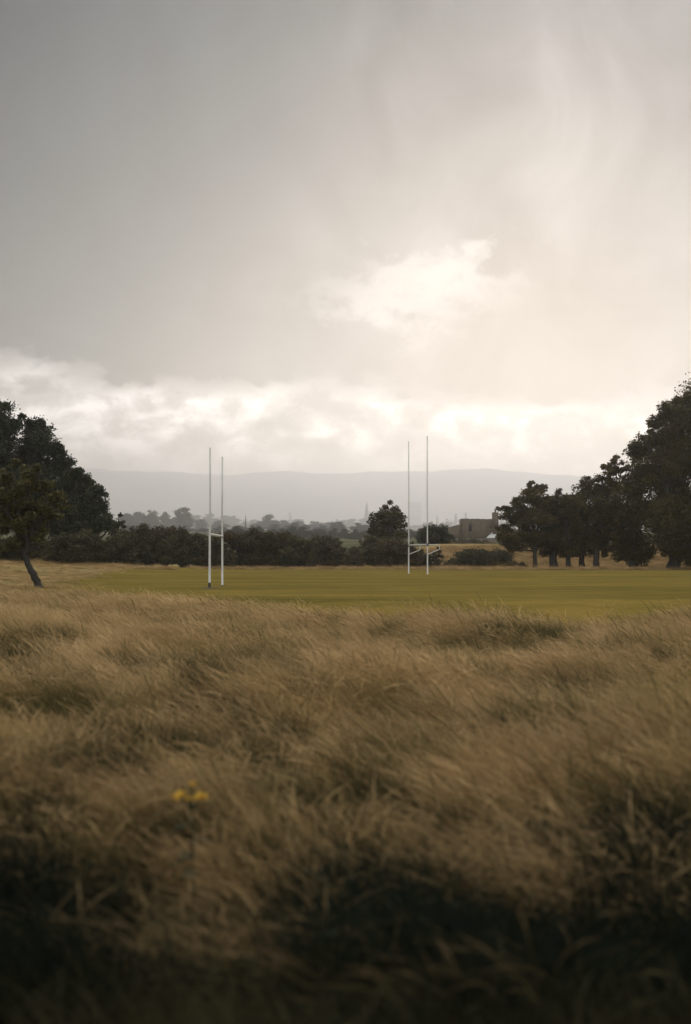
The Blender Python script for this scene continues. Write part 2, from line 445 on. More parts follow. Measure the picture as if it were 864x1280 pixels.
for i, (px, t, w, lab) in enumerate(hb):
    bush('hedge_bush', lab, 'bush', 201 + (i * 7 % 5), px, t, w * 1.25, leafmat=['leaf_hedge', 'leaf_russet', 'leaf_russet', 'leaf_hedge', 'leaf_hedge', 'leaf_scrub', 'leaf_russet'][i % 7], group=HG, lob=7)
bush('scrub_bush', 'straw-brown scrub bush in the hedge gap, paler than the hedge', 'bush', 204, 438, 681, 26, leafmat='leaf_scrub')
tree('ash_tree', 'upright open-crowned tree standing left of the far goal', 'tree', 207, [(488, 711, 5), (487, 680, 4), (486, 655, 3)],
     [(485, 642, 10), (482, 634, 6), (474, 646, 9), (496, 645, 8), (468, 655, 7), (490, 660, 16), (500, 655, 8), (476, 664, 14), (492, 678, 17), (495, 636, 6), (488, 629, 4), (464, 648, 3), (505, 668, 7), (480, 650, 11), (490, 648, 11), (472, 658, 10), (500, 646, 7), (466, 664, 8)], 'leaf_hedge', 0.36, None, cover=3.0)
bush('scrub_bush', 'brown-topped bush at the foot of the open-crowned tree', 'bush', 203, 466, 667, 42, leafmat='leaf_scrub')
bush('scrub_bush', 'olive bush just left of the far goal\'s left post', 'bush', 203, 496, 671, 46, leafmat='leaf_russet')
bush('scrub_bush', 'low dark bush framed between the far goal posts', 'bush', 206, 524, 687, 46, leafmat='leaf_hedge')
bush('round_bush', 'round dark green bush on the bank above the far crossbar', 'bush', 262, 543, 655, 36, leafmat='leaf_dark', leaf=0.38)
bush('round_bush', 'dark bush on the bank beside the ruined building\'s left wing', 'bush', 300, 558, 663, 22, leafmat='leaf_dark', leaf=0.38)
tree('sapling', 'spindly dark sapling right of the far goal\'s net supports', 'tree', 206, [(549, 712, 1.4), (549, 700, 1.2), (549, 690, 0.8)],
     [(549, 690, 3.4), (546, 695, 4), (552, 696, 4), (549, 702, 4.5), (548, 685, 2)], 'leaf_hedge', 0.28, None, cover=2.4)
bush('bank_bush', 'wide dark bush at the foot of the straw bank, biggest below the building', 'bush', 207, 603, 684, 72, leafmat='leaf_hedge', lob=9)
bush('bank_bush', 'low spreading bush tapering off right of the wide bank bush', 'bush', 206, 642, 701, 36, leafmat='leaf_hedge')
bush('bank_bush', 'low straw-tinged bush between the sapling and the wide bank bush', 'bush', 207, 570, 698, 34, leafmat='leaf_scrub')

bush('wall_shrub', 'straw-green shrub growing against the foot of the ruined building', 'bush', 330, 584, 671, 24, leafmat='leaf_scrub')
bush('wall_shrub', 'darker low shrub beside the pale roof slope of the building', 'bush', 326, 604, 674, 18, leafmat='leaf_hedge')

# ------------------------------------------------------------------ right wood
RG = 'trees at the right edge'
tree('maple_tree', 'leftmost tree of the right wood, thin trunk and domed russet crown', 'tree', 194, [(669, 713, 6), (669, 690, 5), (666, 650, 4)],
     [(667, 613, 11), (660, 622, 13), (676, 624, 12), (648, 630, 12), (640, 645, 13), (632, 636, 7), (630, 660, 11), (655, 648, 20), (676, 646, 18), (636, 674, 14), (655, 672, 18), (674, 672, 16), (627, 671, 7), (664, 606, 5), (681, 610, 5), (622, 636, 3), (643, 684, 9), (668, 686, 7)], 'leaf_autumn', 0.32, RG, cover=3.3, clump=0.27)
tree('maple_tree', 'tree with a thick double trunk, second from the left of the right wood', 'tree', 197, [(692, 713, 11), (692, 692, 9), (693, 655, 5)],
     [(694, 625, 10), (688, 640, 16), (702, 640, 14), (693, 660, 20), (684, 677, 14), (704, 678, 14), (682, 690, 7), (700, 691, 7), (684, 629, 10), (703, 626, 9), (698, 616, 5), (690, 684, 10)], 'leaf_autumn', 0.32, RG, cover=3.4)
tree('maple_tree', 'low-crowned tree with forked trunk, third from left in the right wood', 'tree', 195, [(711, 713, 7), (710, 692, 6), (711, 655, 4)],
     [(711, 626, 9), (706, 640, 12), (718, 640, 12), (712, 660, 18), (705, 680, 11), (720, 680, 12), (716, 619, 4), (714, 692, 7), (720, 630, 8), (724, 660, 12), (700, 668, 12), (722, 692, 7), (704, 692, 6), (722, 629, 9)], 'leaf_autumn', 0.32, RG, cover=3.4)
tree('maple_tree', 'tree with a feathery pointed tuft on top, fourth in the right wood', 'tree', 198, [(727, 713, 8), (728, 690, 6), (731, 640, 4)],
     [(734, 606, 9), (731, 618, 12), (741, 620, 11), (728, 640, 17), (742, 645, 16), (732, 668, 18), (735, 598, 4), (729, 605, 4), (722, 655, 10), (724, 690, 8), (744, 640, 13), (738, 688, 9), (750, 614, 9)], 'leaf_autumn', 0.30, RG, cover=3.0)
tree('maple_tree', 'tree with straight bare trunk and loose see-through top, mid right wood', 'tree', 195, [(745, 713, 8), (746, 690, 7), (755, 640, 5)],
     [(767, 578, 8), (762, 588, 10), (773, 590, 9), (757, 602, 12), (770, 610, 14), (750, 622, 12), (762, 634, 18), (750, 655, 18), (768, 660, 20), (756, 680, 14), (770, 571, 4), (778, 578, 4), (742, 614, 5), (782, 600, 8), (776, 640, 16), (758, 585, 6), (785, 585, 6), (742, 680, 12), (772, 685, 12), (750, 668, 14), (757, 692, 7), (746, 600, 6), (748, 610, 7)], 'leaf_autumn', 0.30, RG, cover=2.8, clump=0.25)
tree('maple_tree', 'dense tree leafy down to the grass, left of the last trunk gap', 'tree', 192, [(792, 713, 10), (793, 680, 9), (800, 620, 6)],
     [(802, 558, 13), (793, 570, 11), (812, 566, 14), (800, 590, 20), (818, 600, 20), (790, 615, 18), (806, 640, 26), (785, 650, 18), (795, 680, 20), (784, 695, 13), (800, 698, 12), (810, 690, 10), (790, 560, 5), (805, 548, 5), (780, 668, 14)], 'leaf_autumn', 0.32, RG, cover=3.8)
tree('maple_tree', 'tallest tree of the right wood, broad trunk and crown at the right edge', 'tree', 188, [(842, 713, 17), (843, 685, 14), (846, 620, 9)],
     [(852, 510, 15), (838, 518, 15), (824, 524, 12), (818, 530, 8), (846, 545, 24), (866, 530, 24), (828, 552, 18), (850, 585, 30), (876, 580, 30), (832, 600, 24), (850, 630, 30), (828, 650, 24), (862, 660, 28), (842, 680, 22), (860, 690, 20), (845, 502, 6), (832, 508, 5), (862, 497, 9), (814, 540, 5)], 'leaf_autumn', 0.34, RG, cover=4.0)
tree('maple_tree', 'tree beyond the tallest one, cut off by the right edge', 'tree', 196, [(905, 713, 16), (905, 680, 14), (905, 610, 10)],
     [(900, 500, 34), (885, 520, 28), (920, 540, 40), (895, 570, 40), (910, 620, 44), (880, 640, 34), (900, 670, 36), (880, 690, 20)], 'leaf_autumn', 0.34, RG, cover=3.6)

# ------------------------------------------------------------------ hazy country beyond
def proto_tree(seed, conifer=False):
    lobes = []
    if conifer:
        for i in range(9):
            t = i / 8
            lobes.append((np.array([rng.uniform(-.03, .03), rng.uniform(-.03, .03), 0.12 + 0.84 * t]), 0.16 * (1 - t) + 0.035))
    else:
        for i in range(13):
            a = rng.uniform(0, 2 * PI); q = rng.uniform(0.04, 0.33)
            lobes.append((np.array([math.cos(a) * q, math.sin(a) * q, 0.34 + 0.50 * rng.uniform(0, 1) * (1 - 1.9 * q)]), rng.uniform(0.14, 0.22)))
        lobes.append((np.array([rng.uniform(-.1, .1), 0, 0.80]), 0.19))
        for s in (-.3, 0, .3): lobes.append((np.array([s, 0.05, 0.22]), 0.2))
    P, T = crown_points(lobes, 0.05, 2.6, 0.42)
    P[:, 2] = np.maximum(P[:, 2], 0.01)
    V, Fq = leaves(P, 0.05)
    mb = MB(); mb.tube([(0, 0, -.05), (0.01, 0, .2), (0, 0, .55)], [.035, .025, .01], 6)
    tv, tf = np.concatenate(mb.V), np.concatenate(mb.F)
    V = np.concatenate([V, tv]); Fq = np.concatenate([Fq, tf + 4 * len(P)])
    T = np.concatenate([np.repeat(T, 4), np.zeros(len(tv))])
    return mesh_np('hazy_tree', V, Fq, M['leaf_far'], tint=T, link=False).data

protos = [proto_tree(i) for i in range(5)]; con = proto_tree(9, True)
def far_tree(px, top, D, wpx, label, group, mesh=None, name='hazy_tree'):
    o = bpy.data.objects.new(name, mesh or protos[rng.integers(5)]); COL.objects.link(o)
    x = (px - 432) / F * D; g = float(terrain(x, D)); h = at(px, top, D)[2] - g
    o.location = (x, D, g); o.scale = (1.12 * wpx * D / F, 1.12 * wpx * D / F, h * 1.02)
    o.rotation_euler = (0, 0, rng.uniform(0, 6.28))
    return tag(o, label, 'tree', group)

G1 = 'near rank of hazy trees behind the hedge'; L1 = 'grey-brown tree in the darkest rank of hazy trees just over the hedge'
for px, t, w in [(300, 656, 26), (322, 656, 24), (345, 655, 26), (366, 653, 26), (384, 656, 24), (402, 656, 22), (424, 651, 30), (255, 660, 26), (277, 657, 26), (160, 656, 26), (180, 655, 26), (205, 657, 24), (232, 657, 26)]:
    far_tree(px, t, 1600 + rng.uniform(-100, 100), w, L1, G1)
for px in range(288, 474, 13):
    far_tree(px + rng.uniform(-4, 4), 659 + rng.uniform(-3, 3), 820 + rng.uniform(-60, 60), 21, 'low grey-green tree in the nearest hazy rank, its top level with the hedge', 'low hazy trees just beyond the hedge')
for px in (503, 513, 526, 566): far_tree(px, 660, 860, 20, 'low grey-green tree in the nearest hazy rank, its top level with the hedge', 'low hazy trees just beyond the hedge')
far_tree(447, 653, 1700, 22, 'hazy tree left of the open-crowned tree, beside the golden field', None)
far_tree(459, 655, 1750, 20, 'hazy tree half hidden by the open-crowned tree\'s left side', None)
far_tree(416, 655, 1500, 12, 'slim hazy tree just left of the golden field gap', None)
G2 = 'middle rank of hazy trees'; L2 = 'mid-grey tree in the middle rank of hazy trees'
for px, t, w in [(158, 640, 28), (172, 638, 30), (189, 638, 30), (204, 640, 26), (218, 645, 24), (252, 648, 26), (275, 650, 24), (322, 651, 22), (352, 649, 24), (372, 650, 26), (393, 651, 28), (411, 652, 24)]:
    far_tree(px, t, 2700 + rng.uniform(-200, 200), w, L2, G2)
far_tree(231, 632, 2400, 34, 'tallest round-headed hazy tree, above the hedge left of the left goal', None)
far_tree(337, 642, 2500, 26, 'round hazy tree rising above its rank, right of the left goal', None)
far_tree(307, 643, 2500, 7, 'narrow pointed hazy conifer right of the left goal', None, con, 'hazy_conifer')
far_tree(354, 655, 2200, 5, 'thin hazy spike of a conifer midway between the goals', None, con, 'hazy_conifer')
G3 = 'palest rank of hazy trees'; L3_ = 'very pale tree in the farthest rank of hazy trees'
for px, t, w in [(245, 643, 28), (262, 641, 28), (279, 643, 28), (294, 645, 26), (318, 649, 22), (440, 648, 26), (455, 647, 24), (472, 649, 24), (500, 654, 26), (518, 656, 26), (536, 655, 26), (554, 654, 26), (372, 648, 26), (430, 650, 22), (600, 650, 30), (630, 652, 30), (655, 652, 30)]:
    far_tree(px, t, 5400 + rng.uniform(-300, 300), w, L3_, G3)
far_tree(570.5, 642, 7200, 7, 'left one of two pale poplars above the building\'s wing', None, name='hazy_poplar')
far_tree(581.5, 641, 7200, 7, 'right one of two pale poplars above the building\'s wing', None, name='hazy_poplar')
far_tree(547, 643, 8000, 5, 'faint poplar between the far goal and the two pale poplars', None, name='hazy_poplar')
far_tree(362, 637, 9500, 8, 'ghostly tall tree above the hazy ranks between the goals', None, name='hazy_poplar')

# woods so far off that they read as one grey mass
def far_wood():
    P = []
    for D, n in ((5200, 130), (6500, 120), (8000, 120)):
        for _ in range(n):
            px = rng.uniform(-300, 1200); x = (px - 432) / F * D; g = float(terrain(x, D))
            h = rng.uniform(18, 40); w = rng.uniform(24, 55)
            k = 90
            d = rdir(k) * (rng.uniform(.3, 1, (k, 1))); d[:, 2] = np.abs(d[:, 2])
            P.append(np.array([x, D + rng.uniform(-120, 120), g]) + d * np.array([w * .6, w * .6, h]))
    P = np.concatenate(P); V, Fq = leaves(P, 9)
    o = mesh_np('distant_woodland', V, Fq, M['leaf_far'], tint=np.repeat(rng.uniform(0, 1, len(P)), 4))
    tag(o, 'pale grey distant woods fading into haze below the hills', 'woodland', kind='stuff')
far_wood()

# church spire and tower block in the haze
D = 6500.0; p = at(458.5, 655, D); k = D / F
r = empty('church', (p[0], D, float(terrain(p[0], D))), 'faint church with a needle spire in the haze left of the far goal', 'church')
gz = r.location.z
def zz(py, D=D): return at(458, py, D)[2] - gz
mb = MB(); mb.box((-2.9 * k, -2.9 * k, -1), (2.9 * k, 2.9 * k, zz(643))); mb.build('tower', M['stone'], r)
mb = MB(); mb.tube([(0, 0, zz(643)), (0, 0, zz(626.5))], [2.7 * k, 0.15 * k], 8); mb.build('spire', M['stone'], r)
mb = MB(); mb.box((3 * k, -2.5 * k, -1), (13 * k, 2.5 * k, zz(656))); mb.build('nave', M['stone'], r)

D = 10000.0; p = at(518, 655, D); k = D / F
r = empty('tower_block', (p[0], D, float(terrain(p[0], D))), 'ghostly wide tower block in the haze behind the far goal\'s left post', 'building')
gz = r.location.z
def zt(py): return at(518, py, 10000.0)[2] - gz
mb = MB(); mb.box((-8.3 * k, -6 * k, -1), (8.3 * k, 6 * k, zt(630))); mb.build('wall', M['concrete'], r)
mb = MB(); mb.box((-9.0 * k, -6.6 * k, zt(630)), (9.0 * k, 6.6 * k, zt(627.8))); mb.build('roof', M['concrete'], r)
for i in range(4):
    for j in range(6):
        mb = MB(); x0 = (-7 + 3.7 * i) * k; z0 = zt(632.5 + 3.2 * j)
        mb.box((x0, -6 * k - .25, z0 - 1.2 * k), (x0 + 2.4 * k, -6 * k + .1, z0)); mb.build('window', M['opening'], r)

# ruined farm building on the bank
D = 380.0; k = D / F
bx = at(596, 672, D)[0]
b0 = np.array([bx, D, float(terrain(bx, D))])
r = empty('farm_building', b0, 'roofless brown stone building with chimney on the bank, partly behind the right wood', 'building')
def P_(px, py): q = at(px, py, D); return q[0] - b0[0], q[2] - b0[2]
def slab(name, px0, py0, px1, py1, y0, y1, mat):
    x0, z0 = P_(px0, py1); x1, z1 = P_(px1, py0)
    mb = MB(); mb.box((x0, y0, z0), (x1, y1, z1)); return mb.build(name, mat, r)
# main block with an uneven wall head
def wall_block(name, px0, px1, tops, bot, y0, y1, mat):
    n = len(tops); xs = np.linspace(P_(px0, 0)[0], P_(px1, 0)[0], n); zb = P_(px0, bot)[1]
    V = []
    for x, t in zip(xs, tops):
        z = P_(px0, t)[1]; V += [(x, y0, zb), (x, y1, zb), (x, y1, z), (x, y0, z)]
    Fq = []
    for i in range(n - 1):
        a = 4 * i; b = a + 4
        for j in range(4): Fq.append((a + j, b + j, b + (j + 1) % 4, a + (j + 1) % 4))
    Fq += [(0, 1, 2, 3), (4 * n - 1, 4 * n - 2, 4 * n - 3, 4 * n - 4)]
    return mesh_np(name, V, Fq, mat, r)
wall_block('wall', 576, 616, [648.2, 648.4, 648.0, 648.8, 648.3, 648.6, 648.2, 648.9, 648.5, 649.0, 648.6, 648.8, 648.7], 690, 0, 8, M['stone'])
wall_block('wing', 557, 575.9, [660.2, 659.0, 657.8, 656.7, 655.8, 655.2], 690, 1.0, 7, M['stone'])
wall_block('front_wall', 556, 624, [673.2, 673.0, 673.4, 673.1, 673.3, 673.0, 673.5, 673.2], 690, -3.2, -2.7, M['render'])
slab('window', 586, 653, 590, 664, -0.06, 0.3, M['opening'])
slab('lintel', 608, 657, 614, 659, -0.10, 0.3, M['render'])
ch = slab('chimney', 615.8, 640.5, 622.8, 676, -1.0, 1.2, M['stone'])
x0, z0 = P_(619.3, 640.4); x1, z1 = P_(619.3, 636)
mb = MB(); mb.tube([(x0, 0.1, z0 - .05), (x0, 0.1, z0 + .15), (x0, .1, z1 - .15), (x0, .1, z1)], [.26, .22, .2, .26], 10); pot = mb.build('chimney_pot', M['stone'], ch)
V = []
for px, py, y in [(606.5, 672.4, -2.6), (626, 672.4, -2.6), (626, 665, 0.0), (616, 665, 0.0)]:
    x, z = P_(px, py); V.append((x, y - 0.02, z))
V += [(a, b + 0.05, c - 0.12) for a, b, c in V]
mesh_np('roof', V, [(0, 1, 2, 3), (7, 6, 5, 4), (0, 4, 5, 1), (1, 5, 6, 2), (2, 6, 7, 3), (3, 7, 4, 0)], M['tinroof'], r)

# ------------------------------------------------------------------ goals
def goal(label, near, far, height, bar, rad, sockets, supports):
    near, far = np.array(near, float), np.array(far, float)
    root = empty('goal', (near[0], near[1], 0), label, 'goal')
    off = [np.zeros(3), np.array([far[0] - near[0], far[1] - near[1], 0])]
    d = off[1] / np.linalg.norm(off[1]); side = np.array([d[1], -d[0], 0])
    for o, has in zip(off, sockets):
        mb = MB(); zs = np.array([0.0, bar * .5, bar, height * .55, height])
        wob = np.array([0, .004, .008, .02, .012]) * rng.choice([-1, 1])
        mb.tube([o + np.array([w, 0, z]) for z, w in zip(zs, wob)], [rad, rad, rad, rad * .82, rad * .78], 16)
        pst = mb.build('post', M['paint'], root, smooth=True)
        if has:
            mb = MB(); mb.tube([o + np.array([0, 0, -.05]), o + np.array([0, 0, has * .45]), o + np.array([0, 0, has])], [rad * 1.7, rad * 1.25, rad * 1.12], 14)
            mb.build('ground_socket', M['rusty'], pst, smooth=True)
        if supports:
            mb = MB(); mb.tube([o + np.array([0, 0, bar - .13]), o + np.array([0, 0, bar + .13])], [rad * 1.45] * 2, 14)
            mb.build('joint_sleeve', M['rusty'], pst, smooth=True)
            mb = MB(); L = 1.12
            q = [(0, bar), (L * .75, bar), (L * .93, bar - .05), (L, bar - .2), (L * .97, bar - .38), (L * .86, bar - .48), (L * .5, bar - .64), (0, bar - .86)]
            q = np.array(q); t = np.linspace(0, len(q) - 1, 29)
            mb.tube([o + side * np.interp(s, range(len(q)), q[:, 0]) + np.array([0, 0, np.interp(s, range(len(q)), q[:, 1])]) for s in t], 0.035, 8)
            mb.build('net_support', M['paint'], root, smooth=True)
    mb = MB(); mb.tube([off[0] + d * rad * .6 + np.array([0, 0, bar]), off[1] - d * rad * .6 + np.array([0, 0, bar])], [rad * 1.1] * 2, 14)
    mb.build('crossbar', M['paint'], root, smooth=True)
    return root
a = at(262, 736, 72.8); b = at(278, 732, 79.3)
goal('nearer white H-shaped goal at left with plain crossbar and no net supports', a, b, 6.76, 2.60, 0.055, (0.30, 0.0), False)
a2 = at(534.6, 719, 136.0); b2 = at(511, 718, 142.4)
goal('farther tall white goal at right with curved net supports on both posts', a2, b2, 12.42, 2.68, 0.062, (0, 0), True)

def dirt(px_, D, rx, ry):
    n = 40; th = np.arange(n) * 2 * PI / n
    x0 = px_; V = [(x0, D, .06)]
    rr = 1 + 0.25 * np.sin(3 * th + 1) + 0.12 * np.sin(7 * th)
    V = np.concatenate([[[x0, D, float(terrain(x0, D)) + .075]], np.stack([x0 + rx * rr * np.cos(th), D + ry * rr * np.sin(th), np.full(n, float(terrain(x0, D)) + .034)], 1)])
    Fq = [(0, 1 + i, 1 + (i + 1) % n, 1 + (i + 2) % n) for i in range(0, n, 2)]
    tag(mesh_np('bare_soil', V, Fq, M['soil'], smooth=True), kind='structure')
dirt(a[0], 72.8, .42, 1.1); dirt(b[0], 79.3, .16, .6)

# unseen tree, added behind and over the camera to darken the near grass
def shade_tree():
    base = np.array([2.2, -4.4, 0.0]); root = empty('unseen_shade_tree', base, 'unseen broad tree added behind the camera to shade the near foreground grass', 'tree')
    mb = MB(); mb.tube([(0, 0, -.2), (.05, 0, .6), (.0, .1, 2.2), (-.1, .2, 4.2), (0, .1, 7)], [.62, .45, .38, .32, .2], 14)
    L = [(np.array([0, -2.5, 7.4]), 3.2)]
    for a_ in np.arange(0, 360, 30):
        t = math.radians(a_)
        yy_ = -4.1 + 5.7 * math.sin(t); z_ = 5.0 if yy_ < 1 else 6.3
        L.append((np.array([8.0 * math.cos(t), yy_, z_ + .5 * math.sin(3 * t)]), 2.5))
        L.append((np.array([5.0 * math.cos(t), -4.4 + 3.6 * math.sin(t), 6.6]), 2.4))
    for c, r in L: mb.tube(bend((0, .15, 3.2 + rng.uniform(0, 2.5)), c - base, 7, .05), np.linspace(.16, .03, 7), 7)
    mb.build('trunk', M['bark'], root, smooth=True)
    P, T = crown_points(L, .34, 1.7, .36)
    V, Fq = leaves(P - base, .34); mesh_np('crown', V, Fq, M['leaf_hedge'], root, tint=np.repeat(T, 4))
shade_tree()

# ------------------------------------------------------------------ meadow grass
def blades(n, rad, lo, hi, width, lean, bendy, head=0.0, segs=5, spread=0.45):
    th = rng.uniform(0, 2 * PI, n); q = rad * np.sqrt(rng.uniform(0, 1, n))
    base = np.stack([q * np.cos(th), q * np.sin(th), np.full(n, -0.03)], 1)
    L = rng.uniform(lo, hi, n)
    phi = PI + rng.normal(0, spread, n)                    # the wind blows towards -X
    d = np.stack([np.cos(phi), np.sin(phi)], 1)
    a0 = np.clip(rng.normal(lean * .5, .18, n), -.3, 1.2); a1 = np.clip(rng.normal(lean + bendy, .22, n), 0, 1.9)
    Vs, T = [], []
    p = base.copy(); wv = rdir(n)
    hd = rng.uniform(0, 1, n) < head
    for i in range(segs + 1):
        t = i / segs
        ang = a0 + (a1 - a0) * t
        tang = np.stack([np.sin(ang) * d[:, 0], np.sin(ang) * d[:, 1], np.cos(ang)], 1)
        w = np.cross(tang, wv); w /= np.linalg.norm(w, axis=1)[:, None] + 1e-9
        wd = width * (1 - t ** 2 * .92) * np.ones(n)
        hw = width * (2.6 * math.sin(PI * min(1, max(0, (t - .55) / .45))) + .25)
        wd = np.where(hd & (t > .55), hw, wd)
        Vs.append(np.stack([p - w * wd[:, None] / 2, p + w * wd[:, None] / 2], 1))
        T.append(np.repeat((t * np.where(hd, 1.0, .7))[:, None], 2, 1))
        p = p + tang * (L / segs)[:, None]
    V = np.stack(Vs, 1).reshape(-1, 3); T = np.stack(T, 1).ravel()
    m = 2 * (segs + 1)
    f = np.array([(2 * i, 2 * i + 1, 2 * i + 3, 2 * i + 2) for i in range(segs)])
    Fq = (np.arange(n)[:, None, None] * m + f[None]).reshape(-1, 4)
    return V, Fq, T

def join(parts):
    V, Fq, T, n = [], [], [], 0
    for v, f, t in parts:
        V.append(v); Fq.append(f + n); T.append(t); n += len(v)
    return np.concatenate(V), np.concatenate(Fq), np.concatenate(T)

GM = {
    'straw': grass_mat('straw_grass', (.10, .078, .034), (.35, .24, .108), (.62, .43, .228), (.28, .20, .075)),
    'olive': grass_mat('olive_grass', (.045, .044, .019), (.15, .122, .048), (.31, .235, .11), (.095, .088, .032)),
    'green': grass_mat('weed_shadow_green', (.022, .026, .014), (.050, .052, .026), (.105, .095, .046), (.045, .048, .024)),  # weed green, darkened to the tone of shadowed hollows
    'low': grass_mat('low_shaded_grass', (.06, .057, .031), (.10, .089, .046), (.135, .118, .060), (.09, .083, .043)),  # dull tone: front shade is mixed into the blade colour
    'deep': grass_mat('shade_toned_weeds', (.011, .016, .013), (.024, .031, .023), (.046, .052, .034), (.022, .028, .020)),  # near-black green: foreground darkening put into the plant colour
}
def leafy(n, rad, h):
    """broad-leaved weeds: docks and nettles"""
    P = np.stack([rng.normal(0, rad * .5, n), rng.normal(0, rad * .5, n), rng.uniform(0.03, h, n)], 1)
    V, Fq = leaves(P, 0.03, .5)
    return V, Fq, np.repeat(np.clip(P[:, 2] / h * rng.uniform(.4, 1.1, n), 0, 1), 4)

def tuft(kind):
    if kind == 'straw':
        return join([blades(190, .40, .24, .56, .0016, .75, .75, .85, spread=.9), blades(40, .36, .25, .65, .0018, 1.0, .8, .3, spread=1.8), blades(110, .36, .15, .42, .0034, .6, .9, spread=1.2)])
    if kind == 'olive':
        return join([blades(30, .36, .3, .60, .0038, .5, .7, .5, spread=.9), blades(110, .34, .12, .36, .0055, .5, .9, spread=1.2)])
    if kind == 'green':
        return join([blades(170, .34, .1, .34, .006, .5, .9, spread=2.5), blades(260, .34, .15, .36, .0035, .4, .7, spread=1.8)])
    if kind == 'low':
        return join([blades(380, .40, .12, .30, .0017, .6, .8, .1, spread=1.8)])
    if kind == 'deep':
        return join([leafy(60, .36, .26), blades(420, .32, .2, .45, .005, .4, .7, spread=1.5)])

def grass_object(name, kind, pts, scl, rotz, tilt, label, cat, nvar=4):
    c = bpy.data.collections.new('prototypes_' + kind)
    for i in range(nvar):
        V, Fq, T = tuft(kind)
        o = mesh_np('grass_tuft', V, Fq, GM[kind], tint=T, link=False, smooth=True); c.objects.link(o)
    me = bpy.data.meshes.new(name); me.vertices.add(len(pts)); me.vertices.foreach_set('co', np.asarray(pts, np.float32).ravel())
    for nm, ty, arr in (('scl', 'FLOAT_VECTOR', scl), ('rot', 'FLOAT_VECTOR', np.stack([tilt[:, 0], tilt[:, 1], rotz], 1))):
        at_ = me.attributes.new(nm, ty, 'POINT'); at_.data.foreach_set('vector', np.ascontiguousarray(arr, np.float32).ravel())
    at_ = me.attributes.new('idx', 'INT', 'POINT'); at_.data.foreach_set('value', rng.integers(0, nvar, len(pts)).astype(np.int32))
    o = bpy.data.objects.new(name, me); COL.objects.link(o)
    ng = bpy.data.node_groups.new(name + '_scatter', 'GeometryNodeTree')
    ng.interface.new_socket('Geometry', in_out='INPUT', socket_type='NodeSocketGeometry')
    ng.interface.new_socket('Geometry', in_out='OUTPUT', socket_type='NodeSocketGeometry')
    gi = ng.nodes.new('NodeGroupInput'); go = ng.nodes.new('NodeGroupOutput')
    ci = ng.nodes.new('GeometryNodeCollectionInfo'); ci.inputs['Collection'].default_value = c
    ci.inputs['Separate Children'].default_value = True; ci.inputs['Reset Children'].default_value = True
    ip = ng.nodes.new('GeometryNodeInstanceOnPoints'); ip.inputs['Pick Instance'].default_value = True
    def named(nm, ty):
        n = ng.nodes.new('GeometryNodeInputNamedAttribute'); n.data_type = ty; n.inputs['Name'].default_value = nm
        return n.outputs['Attribute']
    e2r = ng.nodes.new('FunctionNodeEulerToRotation')
    ng.links.new(named('rot', 'FLOAT_VECTOR'), e2r.inputs[0])
    ng.links.new(gi.outputs[0], ip.inputs['Points']); ng.links.new(ci.outputs[0], ip.inputs['Instance'])
    ng.links.new(named('idx', 'INT'), ip.inputs['Instance Index'])
    ng.links.new(e2r.outputs[0], ip.inputs['Rotation']); ng.links.new(named('scl', 'FLOAT_VECTOR'), ip.inputs['Scale'])
    ng.links.new(ip.outputs[0], go.inputs[0])
    md = o.modifiers.new('scatter', 'NODES'); md.node_group = ng
    return tag(o, label, cat, kind='stuff')

def scatter(n, y0, y1):
    y = np.sqrt(rng.uniform(y0 * y0, y1 * y1, n)); x = rng.uniform(-1, 1, n) * (0.27 * y + 1.2)
    return x, y
xs, ys = [], []
for y0, y1, dens in ((2.4, 6, 22), (6, 10, 20), (10, 18, 17), (18, 30, 12), (30, 54, 8)):
    area = 0.27 * (y1 * y1 - y0 * y0) + 2.4 * (y1 - y0)
    x, y = scatter(int(area * dens), y0, y1); xs.append(x); ys.append(y)
x = np.concatenate(xs); y = np.concatenate(ys)
keep = y < edge(x) + rng.exponential(1.6, len(x)) - .6; x, y = x[keep], y[keep]

def vnoise(x, y, s, o):
    return (np.sin(x * s + o) * np.cos(y * s * .6 + 2 * o) + .6 * np.sin(1.9 * s * x - 1.1 * s * y + 3 * o) + .5 * np.cos(2.7 * s * y * .7 + 1.3 * s * x + o * 5)) / 2.1

# weed tufts coloured as shadowed hollows at their places in the meadow: photo px, py, half width px, half height px
patches = [(150, 905, 24, 12), (400, 930, 22, 12), (295, 840, 22, 10), (230, 880, 20, 10), (500, 870, 24, 12), (640, 850, 26, 12), (720, 820, 28, 10), (560, 940, 26, 12), (800, 900, 30, 14), (680, 960, 28, 12), (60, 960, 26, 14), (480, 910, 20, 10), (262, 818, 30, 13), (356, 848, 24, 11), (322, 880, 26, 15), (342, 902, 28, 15), (436, 880, 20, 16), (95, 912, 24, 14), (15, 872, 40, 22), (110, 858, 34, 12), (205, 762, 16, 6), (385, 775, 22, 9), (318, 797, 16, 7), (30, 790, 30, 8), (70, 830, 50, 10), (190, 800, 30, 8), (180, 855, 26, 10), (455, 830, 36, 14), (545, 830, 50, 10),
           (452, 955, 22, 12), (540, 980, 22, 18), (590, 1010, 50, 16), (700, 1015, 60, 20), (820, 1010, 80, 40), (60, 925, 30, 10), (740, 870, 50, 12), (830, 840, 50, 12), (660, 885, 40, 10), (575, 905, 40, 10), (320, 970, 30, 10), (210, 955, 30, 12), (420, 768, 20, 5)]
cut = np.zeros(len(x), bool); wx, wy, ws = [], [], []
